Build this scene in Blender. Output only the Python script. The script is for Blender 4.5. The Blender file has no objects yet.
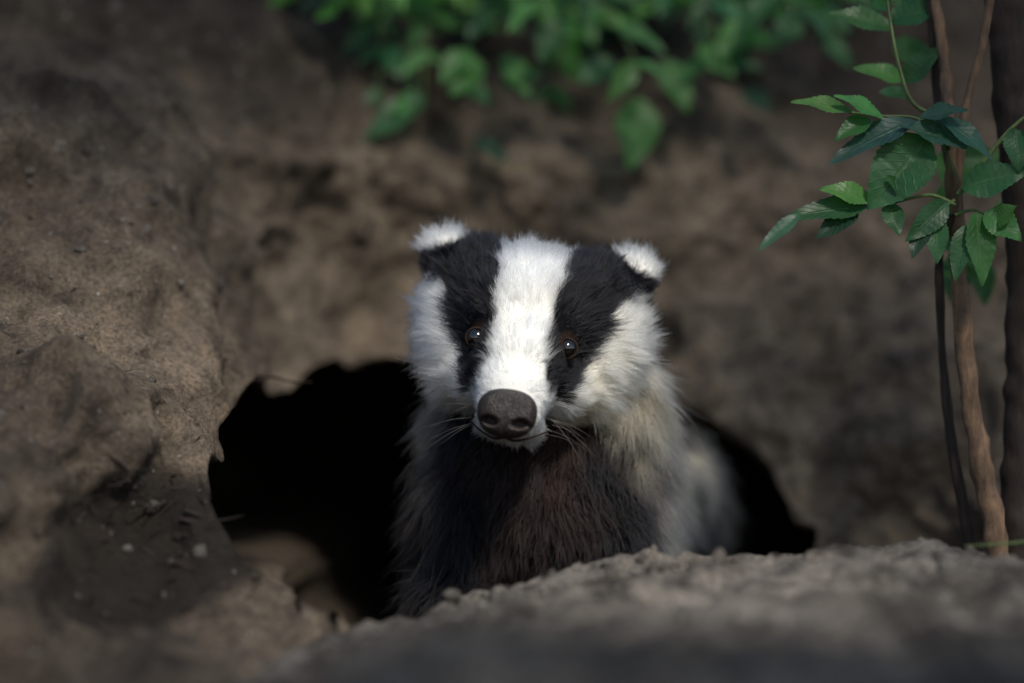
import bpy, math, numpy as np
from mathutils import Vector, kdtree
from mathutils.bvhtree import BVHTree
rng = np.random.default_rng(7)
scene = bpy.context.scene
K = 36.0/105.0/1024.0          # metres per image pixel, per metre of distance
def at(a, b, d):               # image pixel (across, down) at a chosen camera distance -> world metres
    a=np.asarray(a,float); b=np.asarray(b,float); d=np.asarray(d,float)
    return np.stack([(a-512)*K*d, d-2.0, (341.5-b)*K*d], -1)

# ---------------------------------------------------------------- noise
def _h(ix,iy,iz,s):
    h=(ix.astype(np.uint32)*np.uint32(374761393)+iy.astype(np.uint32)*np.uint32(668265263)
       +iz.astype(np.uint32)*np.uint32(2246822519)+np.uint32((s*3266489917)&0xffffffff))
    h=(h^(h>>np.uint32(13)))*np.uint32(1274126177)
    h=h^(h>>np.uint32(16))
    return (h&np.uint32(0xffffff)).astype(np.float64)/float(0xffffff)*2-1
def vn(P,f,s=1):
    Q=P*f+1000.0
    I=np.floor(Q).astype(np.int64); Fr=Q-I; Fr=Fr*Fr*(3-2*Fr)
    r=0
    for dx in (0,1):
        for dy in (0,1):
            for dz in (0,1):
                w=(Fr[:,0] if dx else 1-Fr[:,0])*(Fr[:,1] if dy else 1-Fr[:,1])*(Fr[:,2] if dz else 1-Fr[:,2])
                r=r+w*_h(I[:,0]+dx,I[:,1]+dy,I[:,2]+dz,s)
    return r
def fbm(P,f,o=4,s=1,g=0.5):
    r=0;a=1
    for i in range(o):
        r=r+a*vn(P,f,s+i*17); f*=2.03; a*=g
    return r
def sst(a,b,x):
    t=np.clip((x-a)/(b-a),0,1); return t*t*(3-2*t)

# ---------------------------------------------------------------- materials
def newmat(name):
    m=bpy.data.materials.new(name); m.use_nodes=True
    nt=m.node_tree; b=nt.nodes['Principled BSDF']; return m,nt,b
def N(nt,t,**k):
    n=nt.nodes.new(t)
    for a,v in k.items(): setattr(n,a,v)
    return n
def ramp(nt,fac,stops):
    r=N(nt,'ShaderNodeValToRGB'); e=r.color_ramp.elements
    while len(e)<len(stops): e.new(0.5)
    for i,(p,c) in enumerate(stops):
        e[i].position=p; e[i].color=(*c,1)
    nt.links.new(fac,r.inputs['Fac']); return r.outputs['Color']
def mix(nt,f,a,b,bt='MIX'):
    m=N(nt,'ShaderNodeMix',data_type='RGBA',blend_type=bt)
    for s,v in ((m.inputs[0],f),(m.inputs[6],a),(m.inputs[7],b)):
        if hasattr(v,'node'): nt.links.new(v,s)
        elif isinstance(v,tuple): s.default_value=(*v,1)
        else: s.default_value=v
    return m.outputs[2]
def noise(nt,vec,sc,det=6,ro=0.6,out='Fac'):
    n=N(nt,'ShaderNodeTexNoise'); n.inputs['Scale'].default_value=sc; n.inputs['Detail'].default_value=det
    n.inputs['Roughness'].default_value=ro; nt.links.new(vec,n.inputs['Vector']); return n.outputs[out]

def soil_mat(name, base, bright):
    m,nt,b=newmat(name)
    g=N(nt,'ShaderNodeNewGeometry').outputs['Position']
    big=noise(nt,g,9,5,0.6); mid=noise(nt,g,45,6,0.68); fine=noise(nt,g,330,5,0.7)
    c1=ramp(nt,big,[(0.3,tuple(v*0.66 for v in base)),(0.5,base),(0.72,bright)])
    c2=ramp(nt,mid,[(0.31,(0.36,0.35,0.35)),(0.48,(0.92,0.92,0.91)),(0.67,(1.42,1.39,1.33))])
    c=mix(nt,1.0,c1,c2,'MULTIPLY')
    c3=ramp(nt,fine,[(0.33,(0.40,0.39,0.38)),(0.5,(1,1,1)),(0.70,(1.7,1.7,1.7))])
    c=mix(nt,0.85,c,c3,'MULTIPLY')
    at_=N(nt,'ShaderNodeAttribute',attribute_name='damp_shade')
    c=mix(nt,at_.outputs['Fac'],c,(0.016,0.013,0.011))  # mask carries damp tone and painted-in shade alike
    v=N(nt,'ShaderNodeTexVoronoi'); v.inputs['Scale'].default_value=110; nt.links.new(g,v.inputs['Vector'])
    sp=ramp(nt,v.outputs['Distance'],[(0.12,(1,1,1)),(0.18,(0,0,0))])
    msk=ramp(nt,noise(nt,g,60,2),[(0.57,(0,0,0)),(0.63,(1,1,1))])
    spm=mix(nt,1.0,sp,msk,'MULTIPLY')
    c=mix(nt,spm,c,(0.27,0.25,0.23))
    nt.links.new(c,b.inputs['Base Color']); b.inputs['Roughness'].default_value=0.95
    b.inputs['Specular IOR Level'].default_value=0.15
    bp=N(nt,'ShaderNodeBump'); bp.inputs['Strength'].default_value=1.0; bp.inputs['Distance'].default_value=0.008
    h=N(nt,'ShaderNodeMath',operation='ADD'); nt.links.new(mid,h.inputs[0])
    h2=N(nt,'ShaderNodeMath',operation='MULTIPLY'); h2.inputs[1].default_value=0.35; nt.links.new(fine,h2.inputs[0])
    nt.links.new(h2.outputs[0],h.inputs[1]); nt.links.new(h.outputs[0],bp.inputs['Height'])
    nt.links.new(bp.outputs[0],b.inputs['Normal'])
    return m
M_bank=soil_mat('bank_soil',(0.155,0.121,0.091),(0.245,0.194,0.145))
M_mound=soil_mat('mound_soil',(0.160,0.141,0.123),(0.250,0.222,0.196))

def leaf_mat(name):
    m,nt,b=newmat(name)
    uv=N(nt,'ShaderNodeUVMap').outputs['UV']
    col=N(nt,'ShaderNodeAttribute',attribute_name='tint').outputs['Color']
    g=N(nt,'ShaderNodeNewGeometry')
    sx=N(nt,'ShaderNodeSeparateXYZ'); nt.links.new(uv,sx.inputs[0])
    ab=N(nt,'ShaderNodeMath',operation='ABSOLUTE'); nt.links.new(sx.outputs[0],ab.inputs[0])
    a=N(nt,'ShaderNodeMath',operation='MULTIPLY'); a.inputs[1].default_value=9; nt.links.new(sx.outputs[1],a.inputs[0])
    c=N(nt,'ShaderNodeMath',operation='MULTIPLY'); c.inputs[1].default_value=2.2; nt.links.new(ab.outputs[0],c.inputs[0])
    d=N(nt,'ShaderNodeMath',operation='SUBTRACT'); nt.links.new(a.outputs[0],d.inputs[0]); nt.links.new(c.outputs[0],d.inputs[1])
    pp=N(nt,'ShaderNodeMath',operation='PINGPONG'); pp.inputs[1].default_value=0.5; nt.links.new(d.outputs[0],pp.inputs[0])
    mn=N(nt,'ShaderNodeMath',operation='MINIMUM'); nt.links.new(pp.outputs[0],mn.inputs[0]); nt.links.new(ab.outputs[0],mn.inputs[1])
    vein=ramp(nt,mn.outputs[0],[(0.02,(1,1,1)),(0.09,(0,0,0))])
    nz=noise(nt,g.outputs['Position'],70,4)
    cc=mix(nt,1.0,col,ramp(nt,nz,[(0.3,(0.7,0.75,0.7)),(0.7,(1.25,1.2,1.2))]),'MULTIPLY')
    vf=N(nt,'ShaderNodeMath',operation='MULTIPLY'); vf.inputs[1].default_value=0.18; nt.links.new(vein,vf.inputs[0])
    cc=mix(nt,vf.outputs[0],cc,(0.16,0.26,0.09))
    nt.links.new(cc,b.inputs['Base Color']); b.inputs['Roughness'].default_value=0.42
    b.inputs['Specular IOR Level'].default_value=0.4
    bp=N(nt,'ShaderNodeBump'); bp.inputs['Strength'].default_value=0.5; bp.inputs['Distance'].default_value=0.0008; bp.invert=True
    nt.links.new(vein,bp.inputs['Height']); nt.links.new(bp.outputs[0],b.inputs['Normal'])
    tr=N(nt,'ShaderNodeBsdfTranslucent'); 
    tc=mix(nt,1.0,cc,(1.5,2.1,0.5),'MULTIPLY'); nt.links.new(tc,tr.inputs['Color'])
    ms=N(nt,'ShaderNodeMixShader'); ms.inputs[0].default_value=0.38
    nt.links.new(b.outputs[0],ms.inputs[1]); nt.links.new(tr.outputs[0],ms.inputs[2])
    nt.links.new(ms.outputs[0],nt.nodes['Material Output'].inputs['Surface'])
    return m
M_leaf=leaf_mat('leaf')
def bark_mat(name,c0,c1):
    m,nt,b=newmat(name)
    g=N(nt,'ShaderNodeNewGeometry').outputs['Position']
    mp=N(nt,'ShaderNodeMapping'); mp.inputs['Scale'].default_value=(1,1,0.25); nt.links.new(g,mp.inputs['Vector'])
    n=noise(nt,mp.outputs[0],260,6,0.65); n2=noise(nt,g,40,4)
    c=mix(nt,1.0,ramp(nt,n,[(0.3,c0),(0.65,c1)]),ramp(nt,n2,[(0.3,(0.5,0.5,0.5)),(0.7,(1.3,1.25,1.2))]),'MULTIPLY')
    nt.links.new(c,b.inputs['Base Color']); b.inputs['Roughness'].default_value=0.8
    bp=N(nt,'ShaderNodeBump'); bp.inputs['Strength'].default_value=0.7; bp.inputs['Distance'].default_value=0.0015
    nt.links.new(n,bp.inputs['Height']); nt.links.new(bp.outputs[0],b.inputs['Normal']); return m
M_bark_l=bark_mat('bark_pale',(0.06,0.034,0.02),(0.18,0.112,0.066))
M_bark_d=bark_mat('bark_dark',(0.012,0.007,0.005),(0.036,0.020,0.014))
M_stalk=bark_mat('green_stalk',(0.05,0.09,0.03),(0.12,0.17,0.06))

# ---------------------------------------------------------------- mesh helpers
def mk(name,V,F,mat=None,parent=None,smooth=True):
    me=bpy.data.meshes.new(name)
    V=np.asarray(V,float); 
    if isinstance(F,np.ndarray):
        k=F.shape[1]; me.vertices.add(len(V)); me.vertices.foreach_set('co',V.ravel())
        me.loops.add(F.size); me.loops.foreach_set('vertex_index',F.ravel().astype(np.int32))
        me.polygons.add(len(F)); me.polygons.foreach_set('loop_start',np.arange(0,F.size,k,dtype=np.int32))
        me.update(calc_edges=True)
    else: me.from_pydata(V.tolist(),[],F); me.update()
    if smooth: me.polygons.foreach_set('use_smooth',[True]*len(me.polygons))
    o=bpy.data.objects.new(name,me); scene.collection.objects.link(o)
    if mat: me.materials.append(mat)
    if parent: o.parent=parent
    return o
def gridF(nu,nv):
    i=np.arange(nu*nv).reshape(nu,nv)
    return np.stack([i[:-1,:-1],i[1:,:-1],i[1:,1:],i[:-1,1:]],-1).reshape(-1,4)
def catmull(P,n):
    P=np.asarray(P,float); P=np.vstack([2*P[0]-P[1],P,2*P[-1]-P[-2]])
    out=[]
    for i in range(1,len(P)-2):
        t=np.linspace(0,1,n,endpoint=False)[:,None]
        a,b,c,d=P[i-1:i+3]
        out.append(0.5*((2*b)+(-a+c)*t+(2*a-5*b+4*c-d)*t*t+(-a+3*b-3*c+d)*t**3))
    out.append(P[-2][None]); return np.vstack(out)
def tube(pts,rad,n=8,sides=10,rough=0.0,seed=0):
    C=catmull(np.column_stack([pts,rad]),n); P=C[:,:3]; R=C[:,3]
    T=np.gradient(P,axis=0); T/=np.linalg.norm(T,axis=1,keepdims=True)+1e-9
    ref=np.array([0.12,0.95,0.29]); A=np.cross(T,ref); A/=np.linalg.norm(A,axis=1,keepdims=True)+1e-9
    B=np.cross(T,A); th=np.linspace(0,2*np.pi,sides,endpoint=False)
    V=P[:,None]+R[:,None,None]*(A[:,None]*np.cos(th)[None,:,None]+B[:,None]*np.sin(th)[None,:,None])
    V=V.reshape(-1,3)
    if rough: V=V+ (vn(V,90,seed)*rough*np.repeat(R,sides))[:,None]*(V-np.repeat(P,sides,0))/(np.repeat(R,sides)[:,None]+1e-9)
    m=len(P); F=[]
    for i in range(m-1):
        for j in range(sides):
            k=(j+1)%sides; F.append((i*sides+j,i*sides+k,(i+1)*sides+k,(i+1)*sides+j))
    return V,np.array(F)
class Bag:
    def __init__(s): s.V=[];s.F=[];s.n=0
    def add(s,V,F): s.V.append(V); s.F.append(F+s.n); s.n+=len(V)
    def make(s,name,mat,parent=None): return mk(name,np.vstack(s.V),np.vstack(s.F),mat,parent)

# ---------------------------------------------------------------- earth bank
cp=np.array([(0,0,2.30),(200,0,2.45),(500,0,2.7),(800,0,2.75),(1023,0,2.75),(0,100,2.18),(150,120,2.28),(330,150,2.40),
(520,180,2.42),(700,150,2.46),(900,150,2.52),(1023,150,2.52),(0,230,2.05),(120,220,2.14),(260,250,2.32),(400,300,2.44),
(560,300,2.44),(720,280,2.44),(850,300,2.42),(1000,300,2.4),(0,330,1.95),(120,320,2.02),(220,345,2.14),(290,350,2.30),
(360,345,2.4),(700,400,2.38),(800,420,2.35),(900,450,2.3),(1023,500,2.25),(820,520,2.3),(0,430,1.84),(100,400,1.89),
(180,405,1.97),(215,440,2.00),(0,540,1.74),(80,520,1.865),(160,550,1.865),(120,480,1.895),(205,500,1.90),(240,545,1.87),(290,590,1.83),(200,625,1.75),
(60,620,1.73),(0,660,1.65),(100,665,1.66),(280,640,1.75),(345,625,1.79),(0,760,1.5),(200,760,1.5),(350,760,1.6),(900,620,2.3),(1023,650,2.25)],float)
cw=at(cp[:,0],cp[:,1],cp[:,2]); cx=cw[:,[0,2]]; cy=cw[:,1]
def U(r): r=np.maximum(r,1e-9); return r*r*np.log(r)
def rbf_fit(X,y,lam=2e-4):
    n=len(X); D=np.linalg.norm(X[:,None]-X[None],axis=2); A=np.zeros((n+3,n+3))
    A[:n,:n]=U(D)+lam*np.eye(n); A[:n,n]=1; A[:n,n+1:]=X; A[n:,:n]=A[:n,n:].T
    return np.linalg.solve(A,np.r_[y,0,0,0])
cw_=rbf_fit(cx,cy)
def rbf(Q):
    r=np.zeros(len(Q))
    for i in range(len(cx)): r+=cw_[i]*U(np.hypot(Q[:,0]-cx[i,0],Q[:,1]-cx[i,1]))
    return r+cw_[len(cx)]+Q@cw_[len(cx)+1:]
hp=np.array([(252,458,2.03),(258,420,2.10),(280,398,2.2),(316,383,2.3),(360,378,2.38),(430,378,2.4),(560,386,2.4),(665,415,2.36),
(715,450,2.35),(752,480,2.33),(778,545,2.3),(788,640,2.3),(790,900,2.3),(400,900,1.9),(366,660,1.85),(358,610,1.85),(306,564,1.9),(270,535,1.92),(251,495,1.97)],float)
hw=at(hp[:,0],hp[:,1],hp[:,2])[:,[0,2]]
def polysd(Q,P):
    d=np.full(len(Q),1e9); ins=np.zeros(len(Q),bool)
    for i in range(len(P)):
        a=P[i]; b=P[(i+1)%len(P)]; e=b-a; w=Q-a
        t=np.clip(w@e/(e@e),0,1); d=np.minimum(d,np.hypot(*(w-t[:,None]*e).T))
        c=((a[1]>Q[:,1])!=(b[1]>Q[:,1])); 
        xi=a[0]+(Q[:,1]-a[1])/(b[1]-a[1]+1e-12)*e[0]
        ins^= c&(Q[:,0]<xi)
    return np.where(ins,d,-d)
def bank_y(x,z):
    Q=np.stack([np.clip(x,-0.42,0.45),np.clip(z,-0.3,0.33)],1)
    y=rbf(Q)+np.maximum(z-0.33,0)*1.25-np.maximum(-0.42-x,0)*0.25
    P=np.stack([x,y,z],1)
    sd=polysd(np.stack([x,z],1),hw)+0.004*fbm(P,18,3,5)
    s=sst(-0.020,0.036,sd); s2=0.45*s**1.5+0.55*sst(0.012,0.10,sd)
    return y*(1-s2)+1.15*s2, s
def axis(a,b,st,far,ratio=1.22):
    m=list(np.arange(a,b,st)); s=st; lo=[];hi=[];v=a
    while v>-far: s*=ratio; v-=s; lo.append(v)
    v=m[-1]; s=st
    while v<far: s*=ratio; v+=s; hi.append(v)
    return np.array(lo[::-1]+m+hi)
xs=axis(-0.5,0.5,0.0028,30)
zs=axis(-0.34,0.45,0.0028,30); zs=zs[(zs>-1.2)&(zs<1.6)]
X,Z=np.meshgrid(xs,zs,indexing='ij'); yy,ss=bank_y(X.ravel(),Z.ravel())
Y=yy.reshape(X.shape); S=ss.reshape(X.shape)
# the chamber opens out behind its lip
hx,hz=0.06,-0.11; wid=1+0.95*S
XX=hx+(X-hx)*wid; ZZ=np.where(Z>hz,hz+(Z-hz)*(1+1.0*S),Z-0.10*S*sst(0.0,-0.3,X))
def gnorm(X,Y,Z):
    A=np.stack([X,Y,Z],-1); du=np.gradient(A,axis=0); dv=np.gradient(A,axis=1)
    n=np.cross(du,dv); n/=np.linalg.norm(n,axis=2,keepdims=True)+1e-12; return n
NB=gnorm(XX,Y,ZZ); NB=NB*np.sign(-NB[:,:,1:2]+1e-9)
for _ in range(12):
    M=NB.copy(); M[1:-1,1:-1]=(NB[1:-1,1:-1]*2+NB[2:,1:-1]+NB[:-2,1:-1]+NB[1:-1,2:]+NB[1:-1,:-2])/6; NB=M
NB/=np.linalg.norm(NB,axis=2,keepdims=True)+1e-9
yb0=(rbf(np.stack([np.clip(X.ravel(),-0.42,0.45),np.clip(Z.ravel(),-0.3,0.33)],1))).reshape(X.shape)
Bp=np.stack([X,np.where(S>0.0,yb0,Y),Z],-1).reshape(-1,3)
rdg=1-np.abs(vn(Bp*np.array([1,1,1.5]),12,44)); pit=sst(0.40,0.75,vn(Bp,17,48))
disp=0.027*fbm(Bp,7,3,3)+0.010*fbm(Bp,24,3,9)+0.0040*fbm(Bp,80,3,21)+0.009*rdg**4-0.018*pit
disp*=(1-0.85*S.ravel())
Bp=np.stack([XX,Y,ZZ],-1).reshape(-1,3)+NB.reshape(-1,3)*disp[:,None]; Bg=Bp.reshape(X.shape+(3,))
back=np.array([0.2,0.6,1.5,4,10,30,60])
ext=np.repeat(Bg[:,-1:],len(back),1).copy(); ext[:,:,1]+=back[None]; ext[:,:,2]+=0.02*back[None]**0.7
BV=np.concatenate([Bg,ext],1).reshape(-1,3)
bank=mk('earth_bank',BV,gridF(len(xs),len(zs)+len(back))[:,::-1],M_bank)
Sx=np.hstack([S,np.zeros((len(xs),len(back)))]).ravel()
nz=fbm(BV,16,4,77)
top=sst(0.10,0.27,BV[:,2]+0.05*nz)*0.86  # darker topsoil, with edge shade painted in as well
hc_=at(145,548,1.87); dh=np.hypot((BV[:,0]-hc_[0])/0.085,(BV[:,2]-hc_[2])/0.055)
holl=sst(1.25,0.65,dh+0.35*nz)*0.90*(BV[:,1]<0.3)  # moist patch, deepened with shade painted into the hollow
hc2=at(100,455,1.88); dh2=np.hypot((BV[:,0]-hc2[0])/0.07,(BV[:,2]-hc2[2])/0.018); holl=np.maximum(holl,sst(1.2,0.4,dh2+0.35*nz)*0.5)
low=sst(-0.10,-0.20,BV[:,2]+0.03*nz)*sst(-0.05,-0.25,BV[:,0])*0.6  # vignette painted into the lower-left soil
lef=sst(-0.14,-0.34,BV[:,0]+0.04*nz)*0.42  # left side painted darker as shade
rgt=sst(0.22,0.42,BV[:,0]+0.04*nz)*0.35  # same painted falloff towards the right edge
damp_shade=np.clip(np.maximum.reduce([top,holl,low,lef,rgt,sst(0.25,0.95,Sx)*0.55,sst(0.35,0.9,nz)*0.45]),0,0.96)  # adds painted burrow shade and random damp patches
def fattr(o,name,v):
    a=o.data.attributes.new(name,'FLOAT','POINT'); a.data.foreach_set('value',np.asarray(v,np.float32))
fattr(bank,'damp_shade',damp_shade)

# ---------------------------------------------------------------- ground with spoil mound
gx=axis(-0.45,0.5,0.0032,40); gy=axis(-0.85,0.3,0.0032,40); gy=gy[gy<1.6]
cxs=np.array([-0.40,-0.20,-0.145,-0.083,-0.039,0.005,0.086,0.18,0.32,0.6]); czs=np.array([-0.27,-0.220,-0.188,-0.164,-0.156,-0.151,-0.143,-0.1435,-0.142,-0.145])
def ground_z(x,y):
    zc=np.interp(x,cxs,czs); yc=-0.12-0.12*sst(0.0,-0.2,x)+0.03*np.sin(x*9)
    f=y-yc; sm=0.03
    h=-0.015*np.maximum(-f,0)-0.35*np.maximum(-f-0.62,0)-0.95*(np.sqrt(np.maximum(f,0)**2+sm*sm)-sm)
    zr=zc+h
    zr=np.maximum(zr,np.where(y<-0.5,-0.45,-0.315))
    P=np.stack([x,y,zr*0],1)
    zr=zr+0.010*fbm(P,8,3,31)+0.0060*fbm(P,24,3,33)+0.0034*fbm(P,80,3,35)
    r=1-np.abs(vn(P,38,39)); zr=zr+0.003*r**3-0.009*sst(0.35,0.8,vn(P,21,49))
    return zr
GX,GY=np.meshgrid(gx,gy,indexing='ij'); GZ=ground_z(GX.ravel(),GY.ravel())
GV=np.stack([GX.ravel(),GY.ravel(),GZ],1)
ground=mk('ground',GV,gridF(len(gx),len(gy)),M_mound)
gn=fbm(GV,14,4,55); gn2=fbm(GV,40,3,57); fattr(ground,'damp_shade',np.clip(np.maximum.reduce([sst(0.0,0.8,gn)*0.7,sst(0.2,0.8,gn2)*0.6,sst(-0.02,0.05,GV[:,1])*0.9,sst(-0.40,-0.62,GV[:,1])*0.4]),0,0.9))  # random damp patches; burrow-floor shade painted in; darker towards the front

# ---------------------------------------------------------------- soil clods / grit, one object
def ico(sub):
    import bmesh
    bm=bmesh.new(); bmesh.ops.create_icosphere(bm,subdivisions=sub,radius=1)
    V=np.array([v.co[:] for v in bm.verts]); F=np.array([[v.index for v in f.verts] for f in bm.faces]); bm.free(); return V,F
def scatter(name,P,R,mat,sub=2,seed=0):
    iv,if_=ico(sub); n=len(P); r=np.random.default_rng(seed)
    V=iv[None]*r.uniform(0.6,1.25,(n,1,3)); 
    W=V.reshape(-1,3)+np.repeat(r.uniform(0,50,(n,3)),len(iv),0)
    d=1+0.28*vn(W,1.6,seed+3)+0.12*vn(W,4,seed+4)
    V=(V.reshape(-1,3)*d[:,None]).reshape(n,-1,3)*R[:,None,None]+P[:,None]
    F=(if_[None]+(np.arange(n)*len(iv))[:,None,None]).reshape(-1,3)
    o=mk(name,V.reshape(-1,3),F,mat); fattr(o,'damp_shade',np.repeat(np.where(R>0.003,r.choice([0.1,0.25,0.4],n),r.choice([0,0.1,0.3,0.6,0.85],n)),len(iv))); return o
n=5200
px=rng.uniform(-0.24,0.45,n); py=rng.uniform(-0.75,0.0,n); R=0.0009*rng.pareto(2.1,n)+0.0007; R=np.minimum(R,0.0070)
cl=fbm(np.stack([px,py,px*0],1),12,3,91); R*=np.where(cl>0.0,1.1,0.6)
P1=np.stack([px,py,ground_z(px,py)+R*0.1],1)
ok=np.where((np.abs(BV[:,0])<0.46)&(BV[:,2]>-0.3)&(BV[:,2]<0.32)&(Sx<0.01))[0]
bi=rng.choice(ok,3200); n=len(bi)
R2=np.minimum(0.0008*rng.pareto(2.2,n)+0.0008,0.0045); P2=BV[bi]
scatter('soil_clods',np.vstack([P1,P2]),np.r_[R,R2],M_mound,2,5)

# twigs, rootlets
tw=Bag()
def twig(p,d,L,r):
    d=np.array(d,float); d/=np.linalg.norm(d); pts=[np.array(p)+d*L*t+rng.normal(0,L*0.04,3)*(t>0) for t in (0,.33,.66,1)]
    tw.add(*tube(pts,[r,r*0.9,r*0.7,r*0.35],5,6,0.2))
for i in range(70):
    x=rng.uniform(-0.22,0.42); y=rng.uniform(-0.6,-0.1); a=rng.uniform(0,np.pi)
    twig((x,y,ground_z(np.array([x]),np.array([y]))[0]+0.002),(math.cos(a),math.sin(a),rng.uniform(-0.05,0.1)),rng.uniform(0.01,0.035),rng.uniform(0.0004,0.001))
for j in rng.choice(ok,90):
    twig(BV[j]+np.array([0,-0.002,0]),(rng.normal(0,.7),-0.5*rng.random(),-rng.random()),rng.uniform(0.015,0.06),rng.uniform(0.0004,0.0014))
dk_=np.where((np.hypot((BV[:,0]-hc_[0])/0.09,(BV[:,2]-hc_[2])/0.05)<1)&(BV[:,1]<0.3)&(Sx<0.02))[0]
for j in rng.choice(dk_,80):
    twig(BV[j]+np.array([0,-0.003,0.001]),(rng.normal(0,1),-0.4*rng.random(),rng.normal(0,.6)),rng.uniform(0.008,0.025),rng.uniform(0.0005,0.0013))
tw.make('twig_litter',M_bark_d)
rt=Bag(); rp=[]
for x,y in ((-0.16,-0.42),(-0.11,-0.40),(-0.05,-0.37),(0.0,-0.34)):
    rp.append((x,y,ground_z(np.array([x]),np.array([y]))[0]+0.0015))
rt.add(*tube(rp,[0.002,0.003,0.0028,0.0006],10,10,0.3)); rt.make('exposed_root',bark_mat('root_bark',(0.05,0.025,0.015),(0.14,0.07,0.04)))

# ---------------------------------------------------------------- leaves
class Leaves:
    def __init__(s): s.V=[];s.F=[];s.UV=[];s.C=[];s.n=0
    def add(s,base,tip,width,nrm=(0,-1,0.6),fold=0.25,curl=0.12,col=(0.05,0.11,0.03),ser=0.05,nl=25):
        base=np.array(base,float); tip=np.array(tip,float); d=tip-base; L=np.linalg.norm(d); d/=L
        nrm=np.array(nrm,float); nrm-=d*(nrm@d); nrm/=np.linalg.norm(nrm)+1e-9; sd=np.cross(d,nrm)
        t=np.linspace(0,1,nl); a=np.array([-1,-.55,-.2,0,.2,.55,1])
        w=np.sin(np.pi*np.clip(t,0,1)**0.8)**0.85*(1-0.25*t); w*=1+ser*((np.arange(nl)%2)*2-1)*(t<0.97); w[0]=0.04; w[-1]=0.0
        w=w/w.max()*width*0.5
        wav=rng.uniform(0,6)
        V=base+d*(L*t)[:,None,None]+sd*(w[:,None]*a[None])[:,:,None]
        off=fold*np.abs(a)[None]*w[:,None]-curl*L*(t**2)[:,None]+0.05*width*np.sin(t*11+wav)[:,None]*np.abs(a)[None]*np.sign(a)[None]
        off=off-0.02*width*np.cos((t[:,None]*9-np.abs(a)[None]*2.2)*2*np.pi)*(np.abs(a)[None]>0.1)*(w[:,None]/width*2)
        V=V+nrm*off[:,:,None]
        s.V.append(V.reshape(-1,3)); s.F.append(gridF(nl,7)+s.n); s.n+=nl*7
        s.UV.append(np.stack(np.broadcast_arrays(a[None],t[:,None]),-1).reshape(-1,2)); s.C.append(np.repeat([list(col)+[1]],nl*7,0))
    def make(s,name,parent=None):
        o=mk(name,np.vstack(s.V),np.vstack(s.F),M_leaf,parent); me=o.data
        UV=np.vstack(s.UV); li=np.zeros(len(me.loops),np.int32); me.loops.foreach_get('vertex_index',li)
        u=me.uv_layers.new(name='UVMap'); u.data.foreach_set('uv',UV[li].ravel().astype(np.float32))
        c=me.attributes.new('tint','FLOAT_COLOR','POINT'); c.data.foreach_set('color',np.vstack(s.C).ravel().astype(np.float32)); return o
def empty(name,loc=(0,0,0)):
    e=bpy.data.objects.new(name,None); scene.collection.objects.link(e); e.location=(0,0,0); return e
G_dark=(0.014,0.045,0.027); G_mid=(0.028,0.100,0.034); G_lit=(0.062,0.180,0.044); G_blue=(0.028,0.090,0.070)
def jit(c): return tuple(np.clip(np.array(c)*rng.uniform(0.75,1.3)*np.array([rng.uniform(.8,1.2),1,rng.uniform(.8,1.2)]),0,1))

# elder sapling
sap=empty('elder_sapling')
st=Bag(); D0=2.03
st.add(*tube([at(1003,600,D0),at(994,530,D0),at(975,430,D0),at(963,330,D0),at(957,230,D0),at(950,140,D0),at(945,60,D0+.02),at(932,-20,D0+.03),at(925,-160,D0+.06)],
      [.0095,.0082,.0068,.006,.0055,.0048,.0042,.004,.0035],10,12,0.35,3))
st.add(*tube([at(955,215,D0-.005),at(964,120,D0),at(983,40,D0),at(998,-40,D0)],[.0036,.003,.0027,.0024],8,10,0.3))
st.make('stems',M_bark_l,sap)
st=Bag()
st.add(*tube([at(985,600,D0+.02),at(968,530,D0+.02),at(950,430,D0+.02),at(942,340,D0+.02),at(940,250,D0+.01),at(955,200,D0)],[.0042,.004,.0034,.003,.0026,.002],8,10,0.3))
st.add(*tube([at(938,250,D0),at(955,200,D0),at(940,110,D0+.03),at(928,-20,D0+.03)],[.002,.0035,.0035,.003],8,10,0.3))
st.make('side_stem',M_bark_d,sap)
gs=Bag(); 
def stalk(l,r0=0.0014,D=D0-0.02): gs.add(*tube([at(a,b,D) for a,b in l],np.linspace(r0,r0*0.55,len(l)),6,7))
stalk([(956,175),(938,135),(915,118),(880,116),(848,112)])
stalk([(956,205),(930,195),(895,202),(865,206),(800,214)])
stalk([(958,195),(985,160),(1010,130),(1040,105)],0.002)
stalk([(952,120),(915,105),(900,70),(890,20),(885,-20)],0.0017)
stalk([(955,215),(972,210),(985,215)]); stalk([(955,200),(940,210),(925,225)]); stalk([(950,150),(935,128),(925,140)])
gs.make('stalks',M_stalk,sap)
lv=Leaves()
def lf(b,t,w,col,nrm=(0,-1,0.7),D=D0-0.03,dt=-0.012,**k):
    lv.add(at(b[0],b[1],D),at(t[0],t[1],D+dt),w*K*D,nrm,col=jit(col),**k)
lf((928,138),(868,208),64,G_mid,(0.1,-1,0.5),curl=0.08)
lf((968,146),(903,120),42,G_blue,(0,-0.9,1)); lf((915,120),(828,156),34,G_blue,(0.1,-0.9,1))
lf((852,112),(794,96),26,G_lit,(0,-0.9,1)); lf((882,118),(838,91),26,G_lit,(0,-0.9,1)); lf((870,118),(835,137),24,G_mid)
lf((940,118),(998,150),30,G_blue,(0,-0.8,1),curl=0.25); lf((920,118),(966,106),30,G_blue,(0,-0.8,1))
lf((872,200),(822,185),28,G_lit); lf((868,206),(786,212),30,G_mid); lf((858,210),(815,236),26,G_dark); lf((800,214),(757,248),16,G_blue,D=1.95)
lf((888,203),(900,234),24,G_mid); lf((905,198),(890,175),22,G_mid)
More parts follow.
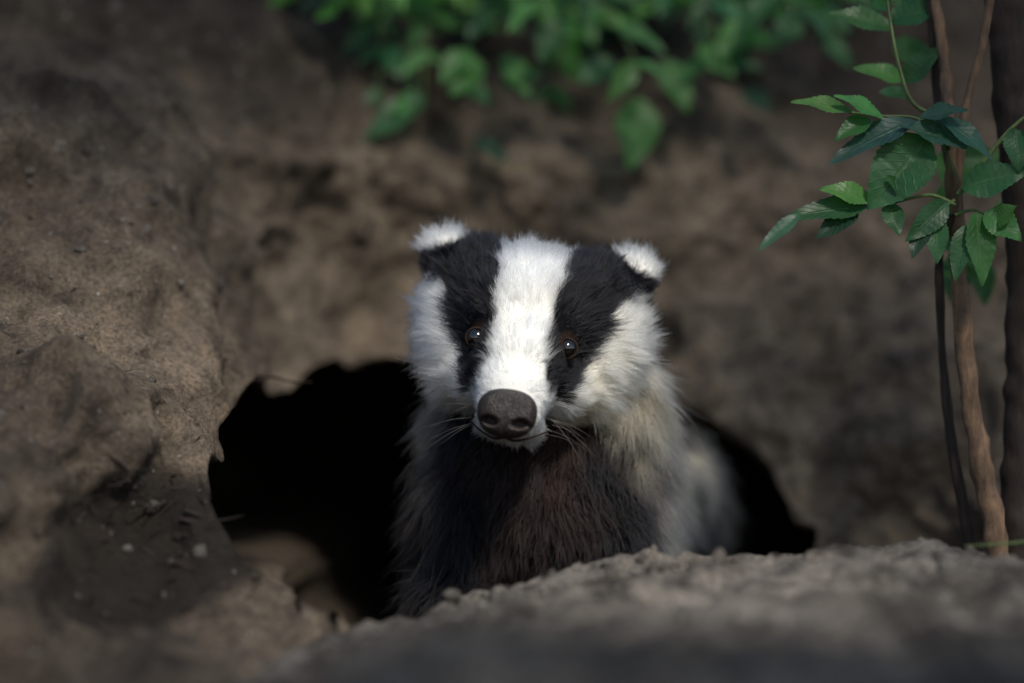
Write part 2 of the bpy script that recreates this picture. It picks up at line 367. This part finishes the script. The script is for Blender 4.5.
lf((962,188),(1028,168),38,G_mid,(0,-1,0.3)); lf((976,212),(986,284),34,G_lit,(0.3,-1,-0.1)); lf((985,212),(1022,238),34,G_lit,(0.2,-1,0.2)); lf((990,225),(1015,205),28,G_lit)
lf((948,202),(908,240),28,G_mid,(0.2,-1,0.2)); lf((935,215),(938,262),26,G_mid); lf((925,222),(912,256),22,G_dark); lf((966,225),(955,280),24,G_mid)
lf((905,80),(856,64),24,G_lit,D=2.06); lf((905,82),(938,46),30,G_mid,D=2.06); lf((892,28),(830,8),30,G_mid,D=2.06); lf((890,20),(942,4),38,G_mid,D=2.07)
lf((888,10),(862,-30),32,G_mid,D=2.07); lf((908,95),(880,90),18,G_mid,D=2.05); lf((1015,128),(1020,170),30,G_mid); lf((1030,110),(1060,150),34,G_mid)
lf((1000,60),(1045,90),34,G_mid,D=2.1)
for i in range(34):
    a=rng.uniform(860,1100); b=rng.uniform(-160,60) if rng.random()<.6 else rng.uniform(140,270)
    if b>60: a=rng.uniform(930,1060)
    an=rng.uniform(0,6.28); l=rng.uniform(35,60)
    lf((a,b),(a+l*math.cos(an),b+l*abs(math.sin(an))*0.9),rng.uniform(22,34),G_mid if rng.random()<.6 else G_lit,D=2.1+rng.uniform(0,.12))
lv.make('leaves',sap)
# old trunk beside it
tr=empty('tree_trunk'); tb=Bag(); D1=2.06
tb.add(*tube([at(1016,640,D1),at(1022,530,D1),at(1026,400,D1),at(1026,280,D1),at(1018,160,D1),at(1010,60,D1),at(1004,-40,D1),at(990,-300,D1)],[.020,.0165,.0145,.0135,.0135,.014,.014,.013],24,20,0.18,8))
tb.add(*tube([at(1020,330,D1),at(1050,150,D1),at(1075,-100,D1)],[.008,.007,.006],10,10,0.25)); tb.make('trunk',M_bark_d,tr)

# foliage hanging over the brow
fo=empty('hanging_foliage'); lv=Leaves(); gs=Bag()
def spray(p0,dr,L,n,ls,col,droop=0.5,wd=(0.38,0.52)):
    d=np.array(dr,float); d/=np.linalg.norm(d); pts=[np.array(p0)+d*L*t+np.array([0,0,-1])*droop*L*t*t for t in np.linspace(0,1,5)]
    gs.add(*tube(pts,np.linspace(0.0018,0.0007,5),4,6))
    C=catmull(pts,6)
    for i in range(n):
        t=(i+0.8)/n; q=C[int(t*(len(C)-1))]
        for sgn in (-1,1):
            if rng.random()<0.12: continue
            v=np.array([sgn*rng.uniform(0.5,1),rng.uniform(-.7,.2),rng.uniform(-1.0,0.25)])+d*0.5; v/=np.linalg.norm(v)
            l=ls*rng.uniform(0.5,1.25)
            lv.add(q,q+v*l,l*rng.uniform(*wd),(rng.normal(0,.4),-0.7,rng.uniform(0.1,1.1)),curl=rng.uniform(.05,.3),col=jit(col),nl=15)
for i in range(54):
    a=rng.choice([rng.normal(450,55),rng.normal(670,85),rng.uniform(340,860)]); b=rng.uniform(-90,0); D=rng.uniform(2.38,2.58)
    yb=2+bank_y(np.array([(a-512)*K*D]),np.array([(341.5-b)*K*D]))[0][0]
    p=at(a,b,min(D,yb-0.02)); col=[G_mid,G_lit,G_lit,G_dark,(0.10,0.27,0.05)][rng.integers(5)]
    spray(p,(rng.normal(0,.6),-0.5*rng.random()-.1,rng.uniform(-.6,.3)),rng.uniform(0.03,0.075),3,0.040,col)
def big(b,t,w,col,D=2.42): lv.add(at(b[0],b[1],D),at(t[0],t[1],D-.02),w*K*D,(rng.normal(0,.2),-1,.5),col=col,curl=.1)
big((640,98),(632,168),48,G_lit); big((612,60),(580,82),34,G_mid); big((665,60),(690,110),34,G_lit); big((700,45),(735,75),30,G_lit)
big((425,95),(362,138),32,G_mid); big((455,75),(490,100),30,G_mid); big((470,50),(440,80),30,G_lit); big((500,85),(540,70),22,G_mid)
big((475,140),(510,160),22,G_dark); big((745,90),(770,110),24,G_dark); big((560,20),(540,60),34,G_mid); big((270,60),(245,90),22,G_dark)
big((800,20),(770,45),30,G_mid); big((740,20),(720,60),30,G_lit); big((820,10),(850,30),28,G_mid); big((480,60),(450,95),34,G_lit); big((505,55),(530,95),28,G_lit)
lv.make('leaves',fo); gs.make('stalks',M_stalk,fo)
# undergrowth on the slope above
un=empty('undergrowth'); lv=Leaves(); gs=Bag()
for i in range(150):
    x=rng.uniform(-0.25,0.9) if i<120 else rng.uniform(-0.9,-0.2); z=rng.uniform(0.30,0.75); yb=bank_y(np.array([x]),np.array([z]))[0][0]
    spray((x,yb,z),(rng.normal(0,.5),-0.8,rng.uniform(0,1.0)),rng.uniform(0.06,0.14),4,0.05,G_dark if rng.random()<.6 else G_mid,0.4)
lv.make('leaves',un); gs.make('stalks',M_stalk,un)
# grass blade lying on the mound
gb=Bag(); gb.add(*tube([at(1075,533,1.86),at(1030,541,1.86),at(1000,544,1.86),at(965,546,1.86)],[.0012,.0010,.0008,.0004],8,6)); gb.make('grass_stem',M_stalk)

# ---------------------------------------------------------------- sun, and an added out-of-view leaf ring that dims the frame edges
el=math.radians(46); az=math.radians(158)
sd=np.array([math.sin(az)*math.cos(el),math.cos(az)*math.cos(el),math.sin(el)])
ob=empty('shade_leaf_ring'); lv=Leaves(); gs=Bag()
cc0=np.array([0.045,0.03,0.01])+sd*1.9; ux=np.cross(sd,[0,0,1]); ux/=np.linalg.norm(ux); uy=np.cross(ux,sd)
for i in range(160):
    a=rng.uniform(0,2*np.pi); r=rng.uniform(0.35,1.25)
    p=cc0+ux*r*math.cos(a)*0.97+uy*r*math.sin(a)*(0.90 if math.sin(a)>0 else 1.35)+sd*rng.uniform(-.15,.35)
    spray(p,(math.cos(a),math.sin(a),rng.uniform(-.3,.3)),rng.uniform(.15,.3),4,0.12,G_mid,0.2,(0.5,0.65))
for s in (0,1,2):
    a0=s*2.1+.4; gs.add(*tube([cc0+ux*math.cos(a0+k*.45)*(.95-.1*k)+uy*math.sin(a0+k*.45)*(.8-.06*k)+sd*.1 for k in range(5)],[.018,.015,.012,.008,.004],8,8,.2))
lv.make('leaves',ob); gs.make('twigs',M_bark_d,ob)

# ================================================================= BADGER
u=6.86e-4; C0=at(532,320,2.05); ry=math.radians(5); rr=math.radians(6.7)
def head2w(L):
    L=np.asarray(L,float); x=L[...,0]*math.cos(ry)-L[...,1]*math.sin(ry); f=L[...,1]*math.cos(ry)+L[...,0]*math.sin(ry); z=L[...,2]
    return C0+u*np.stack([x*math.cos(rr)+z*math.sin(rr),-f,-x*math.sin(rr)+z*math.cos(rr)],-1)
def w2head(W):
    Q=(np.asarray(W)-C0)/u; x=Q[...,0]*math.cos(rr)-Q[...,2]*math.sin(rr); z=Q[...,0]*math.sin(rr)+Q[...,2]*math.cos(rr); f=-Q[...,1]
    return np.stack([x*math.cos(ry)+f*math.sin(ry),f*math.cos(ry)-x*math.sin(ry),z],-1)
def body2w(L): L=np.asarray(L,float); return C0+u*np.stack([L[...,0],-L[...,1],L[...,2]],-1)
def w2body(W): Q=(np.asarray(W)-C0)/u; return np.stack([Q[...,0],-Q[...,1],Q[...,2]],-1)
def both(lst): return [((s*c[0],c[1],c[2]),r) for c,r in lst for s in (-1,1)]
H=[((0,0,8),(96,88,66)),((0,30,22),(76,60,48)),((0,52,0),(64,54,58)),((0,88,-38),(46,52,44)),((0,115,-70),(39,46,33)),((0,134,-90),(33,36,26)),((0,100,-104),(34,44,18))]
H+=both([((58,-2,36),(46,54,38)),((73,-6,4),(41,54,50)),((60,4,-32),(46,54,40)),((36,46,-62),(34,48,30)),((50,12,-60),(42,50,34))])
EAR=[(-94,-4,55),(94,-4,55)]
H+=[(e,(27,13,25)) for e in EAR]
B=[((20,-50,-84),(104,66,70)),((14,-50,-170),(110,85,115)),((-64,-48,-200),(52,70,105)),((80,-45,-200),(52,70,105)),((80,-50,-105),(54,60,76)),((-48,-50,-120),(54,66,70)),
   ((40,-200,-190),(120,150,130)),((60,-400,-220),(165,200,140)),((65,-600,-240),(150,170,130)),((68,-790,-235),(28,80,26)),
   ((-76,-20,-300),(46,48,70)),((-80,-5,-385),(36,36,60)),((-84,25,-450),(38,52,22)),((104,-20,-300),(46,48,70)),((112,-5,-385),(36,36,60)),((118,25,-450),(38,52,22)),
   ((-50,-560,-330),(50,75,80)),((-55,-600,-400),(34,40,55)),((-58,-560,-452),(34,60,20)),((175,-560,-330),(50,75,80)),((180,-600,-400),(34,40,55)),((182,-560,-452),(34,60,20))]
def sph(seg=36,ring=20):
    V=[(0,0,1)];F=[]
    for i in range(1,ring):
        for j in range(seg):
            a=np.pi*i/ring;b=2*np.pi*j/seg; V.append((math.sin(a)*math.cos(b),math.sin(a)*math.sin(b),math.cos(a)))
    V.append((0,0,-1))
    for j in range(seg): F.append((0,1+j,1+(j+1)%seg)); F.append((len(V)-1,1+(ring-2)*seg+(j+1)%seg,1+(ring-2)*seg+j))
    for i in range(ring-2):
        for j in range(seg): a=1+i*seg; F.append((a+j,a+seg+j,a+seg+(j+1)%seg,a+(j+1)%seg))
    return np.array(V),F
sv,sf=sph()
V=[];F=[];n0=0
for lst,fn in ((H,head2w),(B,body2w)):
    for c,r in lst:
        V.append(fn(sv*np.array(r)+np.array(c))); F+= [tuple(i+n0 for i in f) for f in sf]; n0+=len(sv)
badger=empty('badger')
tmp=mk('tmp',np.vstack(V),F)
md=tmp.modifiers.new('r','REMESH'); md.mode='VOXEL'; md.voxel_size=0.0032
sm=tmp.modifiers.new('s','SMOOTH'); sm.factor=0.5; sm.iterations=16
dg=bpy.context.evaluated_depsgraph_get(); me=bpy.data.meshes.new_from_object(tmp.evaluated_get(dg)); bpy.data.objects.remove(tmp)
skin=bpy.data.objects.new('skin',me); scene.collection.objects.link(skin); skin.parent=badger; me.materials.clear()
me.polygons.foreach_set('use_smooth',[True]*len(me.polygons))
me.calc_loop_triangles()
vc=np.zeros(len(me.vertices)*3); me.vertices.foreach_get('co',vc); vc=vc.reshape(-1,3)
vnm=np.zeros(len(me.vertices)*3); me.vertices.foreach_get('normal',vnm); vnm=vnm.reshape(-1,3)
tri=np.zeros(len(me.loop_triangles)*3,np.int32); me.loop_triangles.foreach_get('vertices',tri); tri=tri.reshape(-1,3)
bvh=BVHTree.FromPolygons([tuple(v) for v in vc],[tuple(t) for t in tri])
def surf(lx,lz):
    o=head2w((lx,400,lz)); d=head2w((lx,0,lz))-o; h=bvh.ray_cast(Vector(o),Vector(d).normalized()); return w2head(np.array(h[0])),np.array(h[1])
eyes=[]
for sx in (-1,1):
    p,nm=surf(44*sx,-24); eyes.append(p)
NOSE=np.array([0,162,-92.0])

def label(Lh,Lb):
    dh=np.min([np.sqrt((((Lh-np.array(c))/np.array(r))**2).sum(1)) for c,r in H],0)
    db=np.min([np.sqrt((((Lb-np.array(c))/np.array(r))**2).sum(1)) for c,r in B],0)
    return dh,db
WHITE=np.array([0.89,0.88,0.84]); CREAM=np.array([0.84,0.74,0.54]); BLACK=np.array([0.004,0.004,0.006]); BROWN=np.array([0.020,0.009,0.006]); GREY=np.array([0.30,0.28,0.24])
def lerp(a,b,t): return a*(1-t[:,None])+b*t[:,None]
def furcol(W):
    Lh=w2head(W); Lb=w2body(W); dh,db=label(Lh,Lb); n=len(W)
    nz=vn(W,120,61); n2=fbm(W,35,3,62)
    x=np.abs(Lh[:,0])+nz*2.6; lz=Lh[:,2]; F_=Lh[:,1]
    inner=np.interp(lz,[-80,-72,-50,-20,28,72,120],[43,37,29,25,28,36,40]); outer=np.interp(lz,[-80,-70,-45,-15,15,32,48,70],[43,51,60,70,82,96,124,150])
    m=sst(-2.5,2.5,x-inner)*sst(-3,3,outer-x)
    hd=lerp(np.tile(WHITE,(n,1)),np.tile(CREAM,(n,1)),np.clip(sst(50,105,Lh[:,0])*0.9*sst(40,-30,lz)+sst(-30,-85,lz)*0.55*(x>45)+0.2*n2,0,1))
    hd=lerp(hd,np.tile(BLACK,(n,1)),m)
    for e in eyes:
        de=np.linalg.norm(Lh-e,axis=1); hd=lerp(hd,np.tile(np.array([0.030,0.017,0.012]),(n,1)),sst(19,13,de))
    tl=np.interp(x,[0,40,60,110,150],[-124,-114,-101,-88,-78])-9*sst(50,110,Lh[:,0])
    thr=sst(6,-8,lz-tl+6*n2); hd=lerp(hd,np.tile(BLACK,(n,1)),thr)
    em=np.zeros(n)
    for c in EAR:
        c=np.array(c); d=Lh-c; q=np.sqrt((d[:,0]/28)**2+(d[:,2]/27)**2+(d[:,1]/40)**2); isear=(q<1.25)&(Lh[:,2]>c[2]-26)&(np.abs(Lh[:,0])>76)
        rim=sst(7,15,d[:,2]+0.4*(np.abs(Lh[:,0])-94)+5*nz)
        ec=lerp(np.tile(BLACK*1.3,(n,1)),np.tile(WHITE,(n,1)),rim); hd=np.where(isear[:,None],ec,hd); em=np.where(isear,1,em)
    X=Lb[:,0]+20*n2; Zb=Lb[:,2]
    rightlim=np.interp(Zb,[-260,-200,-140,-90,-60],[130,124,113,92,70]); leftlim=np.interp(Zb,[-260,-200,-140,-90],[-128,-114,-100,-92])
    lm=np.maximum(sst(-26,24,X-rightlim),sst(-12,14,leftlim-X)*0.65); lm=np.maximum(lm,sst(-90,-160,Lb[:,1])*0.6)
    lm*=np.clip(0.62+1.2*fbm(W,32,2,71),0.05,1)*sst(-330,-210,Zb)
    side=lerp(np.tile(GREY,(n,1)),np.tile(CREAM*0.9,(n,1)),np.clip(sst(-200,-80,Zb)*0.9+0.3*nz,0,1))
    br=lerp(np.tile(BLACK,(n,1)),np.tile(BROWN,(n,1)),np.clip(sst(80,10,np.abs(Lb[:,0]-10))*0.9+0.4*n2,0,1))
    bd=lerp(br,side,lm)
    hw_=sst(0.22,-0.05,dh-db)
    hw_=np.where(em>0,1,hw_)
    return lerp(bd,hd,hw_),hw_,em,Lh,Lb

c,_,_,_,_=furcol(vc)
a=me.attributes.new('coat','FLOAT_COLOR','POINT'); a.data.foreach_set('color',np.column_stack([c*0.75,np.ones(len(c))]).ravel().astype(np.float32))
m,nt,b=newmat('badger_skin'); b.inputs['Roughness'].default_value=0.9; b.inputs['Specular IOR Level'].default_value=0.1
nt.links.new(N(nt,'ShaderNodeAttribute',attribute_name='coat').outputs['Color'],b.inputs['Base Color']); me.materials.append(m)

# fur
A=vc[tri]; ar=0.5*np.linalg.norm(np.cross(A[:,1]-A[:,0],A[:,2]-A[:,0]),axis=1)
cen=A.mean(1); Lhc=w2head(cen); Lbc=w2body(cen); dh,db=label(Lhc,Lbc)
w=np.where(dh<db,3.2,1.2)*np.where(Lbc[:,1]<-150,0.2,1)*np.where(Lbc[:,2]<-330,0.35,1)*np.where(cen[:,1]-C0[1]>0.05,0.4,1)
w=w*np.where(Lhc[:,1]>80,1.6,1)
prob=ar*w; prob/=prob.sum()
NH=130000
ti=rng.choice(len(tri),NH,p=prob); r1=np.sqrt(rng.random(NH)); r2=rng.random(NH)
bc=np.stack([1-r1,r1*(1-r2),r1*r2],1)[:,:,None]
P=(A[ti]*bc).sum(1); Nn=(vnm[tri[ti]]*bc).sum(1); Nn/=np.linalg.norm(Nn,axis=1,keepdims=True)
col,hm,em,Lh,Lb=furcol(P)
keep=np.ones(NH,bool)
for e in eyes: keep&=np.linalg.norm((Lh-e)*np.array([1,0.6,1.1]),axis=1)>12
keep&=(((Lh-NOSE)/np.array([29,26,24]))**2).sum(1)>1.0
P,Nn,col,hm,em,Lh,Lb=[q[keep] for q in (P,Nn,col,hm,em,Lh,Lb)]; n=len(P)
def tang(v): v=v-Nn*(v*Nn).sum(1)[:,None]; return v/(np.linalg.norm(v,axis=1,keepdims=True)+1e-9)
tipw=head2w(np.array([0,165,-90.0]))
v=P-tipw; v/=np.linalg.norm(v,axis=1,keepdims=True)
cheek=sst(50,95,np.abs(Lh[:,0]))*sst(20,-20,Lh[:,2])
v=v+np.array([0,0,-1])*(0.5*cheek)[:,None]
dh_=tang(v)
lift=0.24+0.14*cheek
sx=np.sign(Lb[:,0]-20)
db_=tang(np.stack([0.35*sx+0.8*vn(P,26,81),0.1*vn(P,26,82),-1+0.6*vn(P,26,83)],1)); 
d=dh_*hm[:,None]+db_*(1-hm[:,None]); lf_=lift*hm+0.42*(1-hm)
d=d+Nn*lf_[:,None]
for c_ in EAR:
    cw2=head2w(np.array(c_)); k=(em>0)&(np.linalg.norm(P-cw2,axis=1)<0.04)
    r=(P-cw2); r[:,1]*=0.3; r/=np.linalg.norm(r,axis=1,keepdims=True); d[k]=(r+0.2*Nn+np.array([0,0,0.35])+rng.normal(0,.3,r.shape))[k]
d=d+rng.normal(0,0.17,(n,3))*(0.8+1.1*(1-hm))[:,None]+0.34*np.stack([vn(P,90,84),vn(P,90,85),vn(P,90,86)],1)
d/=np.linalg.norm(d,axis=1,keepdims=True)
dn=np.linalg.norm(P-tipw,axis=1)/u
Lh_len=np.interp(dn,[0,30,70,130,200],[0.0022,0.0045,0.009,0.0135,0.014])+0.006*cheek
chest=sst(110,60,np.abs(Lb[:,0]-10))
ln=Lh_len*hm+(0.023-0.009*chest)*(1-hm)
topw=(em>0)&(col.mean(1)>0.3); ln=np.where(em>0,0.0055,ln); ln=np.where(topw,0.0105,ln); ln*=rng.uniform(0.45,1.4,n)
de=np.min([np.linalg.norm(Lh-e,axis=1) for e in eyes],0); ln*=0.18+0.82*sst(12,42,de)
t=np.linspace(0,1,5)[None,:,None]
grav=np.array([0,0,-1])*(0.25*(1-hm)+0.06*cheek)[:,None]+rng.normal(0,0.18,(n,3))
pts=P[:,None]-Nn[:,None]*0.0006+ln[:,None,None]*(d[:,None]*t+grav[:,None]*t*t)
nc=n//22; ci=rng.choice(n,nc,replace=False); kd=kdtree.KDTree(nc)
for i,j in enumerate(ci): kd.insert(P[j],i)
kd.balance(); near=np.array([kd.find(p)[1] for p in P]); cj=ci[near]
cs=(0.66*hm+0.5*(1-hm))*rng.uniform(0.3,1.2,n)
pts=pts+(pts[cj]+ (P-P[cj])[:,None]*0.15 -pts)*(cs[:,None,None]*t**1.2)
clv=rng.uniform(0.70,1.10,n)[cj]
tipk=(rng.uniform(0.66,1.12,n)*clv)[:,None,None]
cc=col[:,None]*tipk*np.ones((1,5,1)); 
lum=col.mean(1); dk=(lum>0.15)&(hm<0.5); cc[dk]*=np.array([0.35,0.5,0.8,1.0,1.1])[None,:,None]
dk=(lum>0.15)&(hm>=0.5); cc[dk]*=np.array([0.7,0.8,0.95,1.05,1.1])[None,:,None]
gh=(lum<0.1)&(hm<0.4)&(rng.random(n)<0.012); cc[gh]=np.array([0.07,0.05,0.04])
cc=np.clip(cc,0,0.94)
rad=np.interp(ln,[0.002,0.01,0.03],[0.00013,0.00020,0.00024])[:,None]*np.array([1,0.95,0.8,0.55,0.12])[None]
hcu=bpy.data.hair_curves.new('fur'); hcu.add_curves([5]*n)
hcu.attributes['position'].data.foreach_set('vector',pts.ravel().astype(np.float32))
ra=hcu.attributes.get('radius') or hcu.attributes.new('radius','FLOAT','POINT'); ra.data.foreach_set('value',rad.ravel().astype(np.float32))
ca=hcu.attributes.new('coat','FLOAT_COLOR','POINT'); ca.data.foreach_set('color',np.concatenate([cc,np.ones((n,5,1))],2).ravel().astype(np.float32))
fur=bpy.data.objects.new('fur',hcu); scene.collection.objects.link(fur); fur.parent=badger
m=bpy.data.materials.new('fur'); m.use_nodes=True; nt=m.node_tree; nt.nodes.clear()
o_=N(nt,'ShaderNodeOutputMaterial'); hb=N(nt,'ShaderNodeBsdfHairPrincipled'); hb.parametrization='COLOR'
nt.links.new(N(nt,'ShaderNodeAttribute',attribute_name='coat').outputs['Color'],hb.inputs['Color'])
hb.inputs['Roughness'].default_value=0.45; hb.inputs['Radial Roughness'].default_value=0.6; hb.inputs['IOR'].default_value=1.38
nt.links.new(hb.outputs[0],o_.inputs['Surface']); hcu.materials.append(m)

# eyes
m_eye,nt,b=newmat('eye'); b.inputs['Roughness'].default_value=0.13; b.inputs['Specular IOR Level'].default_value=0.5; b.inputs['Coat Weight'].default_value=1.0; b.inputs['Coat Roughness'].default_value=0.12
tc=N(nt,'ShaderNodeTexCoord'); gr=N(nt,'ShaderNodeVectorMath',operation='LENGTH')
mp=N(nt,'ShaderNodeMapping'); mp.inputs['Scale'].default_value=(1,0,1); nt.links.new(tc.outputs['Object'],mp.inputs[0]); nt.links.new(mp.outputs[0],gr.inputs[0])
nt.links.new(ramp(nt,gr.outputs['Value'],[(0.0036,(0.001,0.001,0.001)),(0.0046,(0.008,0.004,0.002)),(0.0062,(0.002,0.001,0.001))]),b.inputs['Base Color'])
m_lid,nt,b=newmat('eyelid'); b.inputs['Base Color'].default_value=(0.020,0.012,0.009,1); b.inputs['Roughness'].default_value=0.7; b.inputs['Specular IOR Level'].default_value=0.1
for i,e in enumerate(eyes):
    c=head2w(e+np.array([0,-1.6,0])); o=mk('eye_%d'%(i+1),sv*0.0066,sf,m_eye,badger); o.location=c
    th=np.linspace(0,2*np.pi,25); lid=np.stack([10.4*np.cos(th),3.0-1.5*np.cos(th)**2,9.6*np.sin(th)],1)
    Vt,Ft=tube(head2w(e+np.array([0,-2.0,0])+lid),[0.0011]*25,2,8); mk('eyelid_%d'%(i+1),Vt,Ft,m_lid,badger)
# nose pad
nv,nf=sph(96,64); p=np.sign(nv)*np.abs(nv)**0.86; p=p/np.max(np.abs(p),0)
Vn=p*np.array([28.5,19,23.5])
front=nv[:,1]>0
Vn[:,0]*=1+0.06*np.clip(nv[:,2],-1,1)
for s in (-1,1):
    q=np.hypot((Vn[:,0]-s*14-s*0.35*(Vn[:,2]+8))/6.5,(Vn[:,2]+8)/4.2); Vn[:,1]-=np.where(front,10*np.exp(-q**4*0.9),0)
    q2=np.hypot((Vn[:,0]-s*24)/6,(Vn[:,2]+10)/2.6); Vn[:,1]-=np.where(front,4*np.exp(-q2**2),0)
Vn[:,1]-=np.where(front,2.0*np.exp(-(Vn[:,0]/2.0)**2)*sst(4,-8,Vn[:,2]),0)
m_nose,nt,b=newmat('nose'); g=N(nt,'ShaderNodeNewGeometry').outputs['Position']
vo=N(nt,'ShaderNodeTexVoronoi'); vo.inputs['Scale'].default_value=1000; nt.links.new(g,vo.inputs['Vector'])
nt.links.new(ramp(nt,noise(nt,g,300,4),[(0.3,(0.012,0.009,0.008)),(0.7,(0.030,0.020,0.016))]),b.inputs['Base Color'])
b.inputs['Roughness'].default_value=0.40; bp=N(nt,'ShaderNodeBump'); bp.inputs['Strength'].default_value=0.9; bp.inputs['Distance'].default_value=0.0007; bp.invert=True
nt.links.new(vo.outputs['Distance'],bp.inputs['Height']); nt.links.new(bp.outputs[0],b.inputs['Normal'])
mk('nose',head2w(Vn+NOSE),nf,m_nose,badger)
mo=Bag(); mo.add(*tube(head2w(np.array([(-38,112,-105),(-25,136,-112),(-10,150,-117),(0,154,-115),(10,150,-117),(25,136,-112),(38,112,-105)],float)),[.0004,.0007,.001,.001,.001,.0007,.0004],5,6)); mo.make('mouth',m_lid,badger)
m_w,nt,b=newmat('whisker'); b.inputs['Base Color'].default_value=(0.10,0.09,0.08,1); b.inputs['Roughness'].default_value=0.5
wb=Bag()
for s in (-1,1):
    for i in range(7):
        p0=np.array([s*rng.uniform(30,42),rng.uniform(105,130),rng.uniform(-112,-86)]); dd=np.array([s*rng.uniform(.7,1.1),rng.uniform(-.2,.4),rng.uniform(-.7,.05)]); L=rng.uniform(25,55)
        wb.add(*tube(head2w(np.array([p0,p0+dd*L*.5,p0+dd*L+np.array([0,0,-0.12*L])])),[.00015,.00011,.00003],5,5))
wb.make('whiskers',m_w,badger)
m_c,nt,b=newmat('claw'); b.inputs['Base Color'].default_value=(0.12,0.10,0.08,1); b.inputs['Roughness'].default_value=0.4
cb=Bag()
for cx_,F0 in ((-84,70),(118,70),(-58,-510),(182,-510)):
    for k in range(5):
        o=(k-2)*13; cb.add(*tube(body2w(np.array([(cx_+o,F0-6,-448),(cx_+o*1.15,F0+16,-450),(cx_+o*1.2,F0+32,-462)],float)),[.0035,.003,.0005],5,8))
cb.make('claws',m_c,badger)

# ---------------------------------------------------------------- light, sky, camera
w=bpy.data.worlds.new('World'); scene.world=w; w.use_nodes=True; nt=w.node_tree
sky=N(nt,'ShaderNodeTexSky',sky_type='NISHITA'); sky.sun_disc=False
sky.sun_elevation=el; sky.sun_rotation=az
nt.links.new(sky.outputs[0],nt.nodes['Background'].inputs['Color']); nt.nodes['Background'].inputs['Strength'].default_value=0.15
L=bpy.data.lights.new('sun','SUN'); L.energy=4.1; L.angle=math.radians(8); L.color=(1,0.94,0.84)
lo=bpy.data.objects.new('sun',L); scene.collection.objects.link(lo); lo.rotation_euler=Vector(sd).to_track_quat('Z','Y').to_euler(); lo.location=Vector(sd)*5
cam=bpy.data.cameras.new('camera'); co=bpy.data.objects.new('camera',cam); scene.collection.objects.link(co)
co.location=(0,-2,0); co.rotation_euler=(math.radians(90),0,0); cam.lens=105; cam.sensor_width=36; cam.clip_start=0.05; cam.clip_end=300
cam.dof.use_dof=True; cam.dof.focus_distance=1.985; cam.dof.aperture_fstop=1.8
scene.camera=co
scene.view_settings.view_transform='Standard'; scene.view_settings.look='None'; scene.view_settings.exposure=0
print('hairs',n,'skin',len(vc),[e.tolist() for e in eyes])
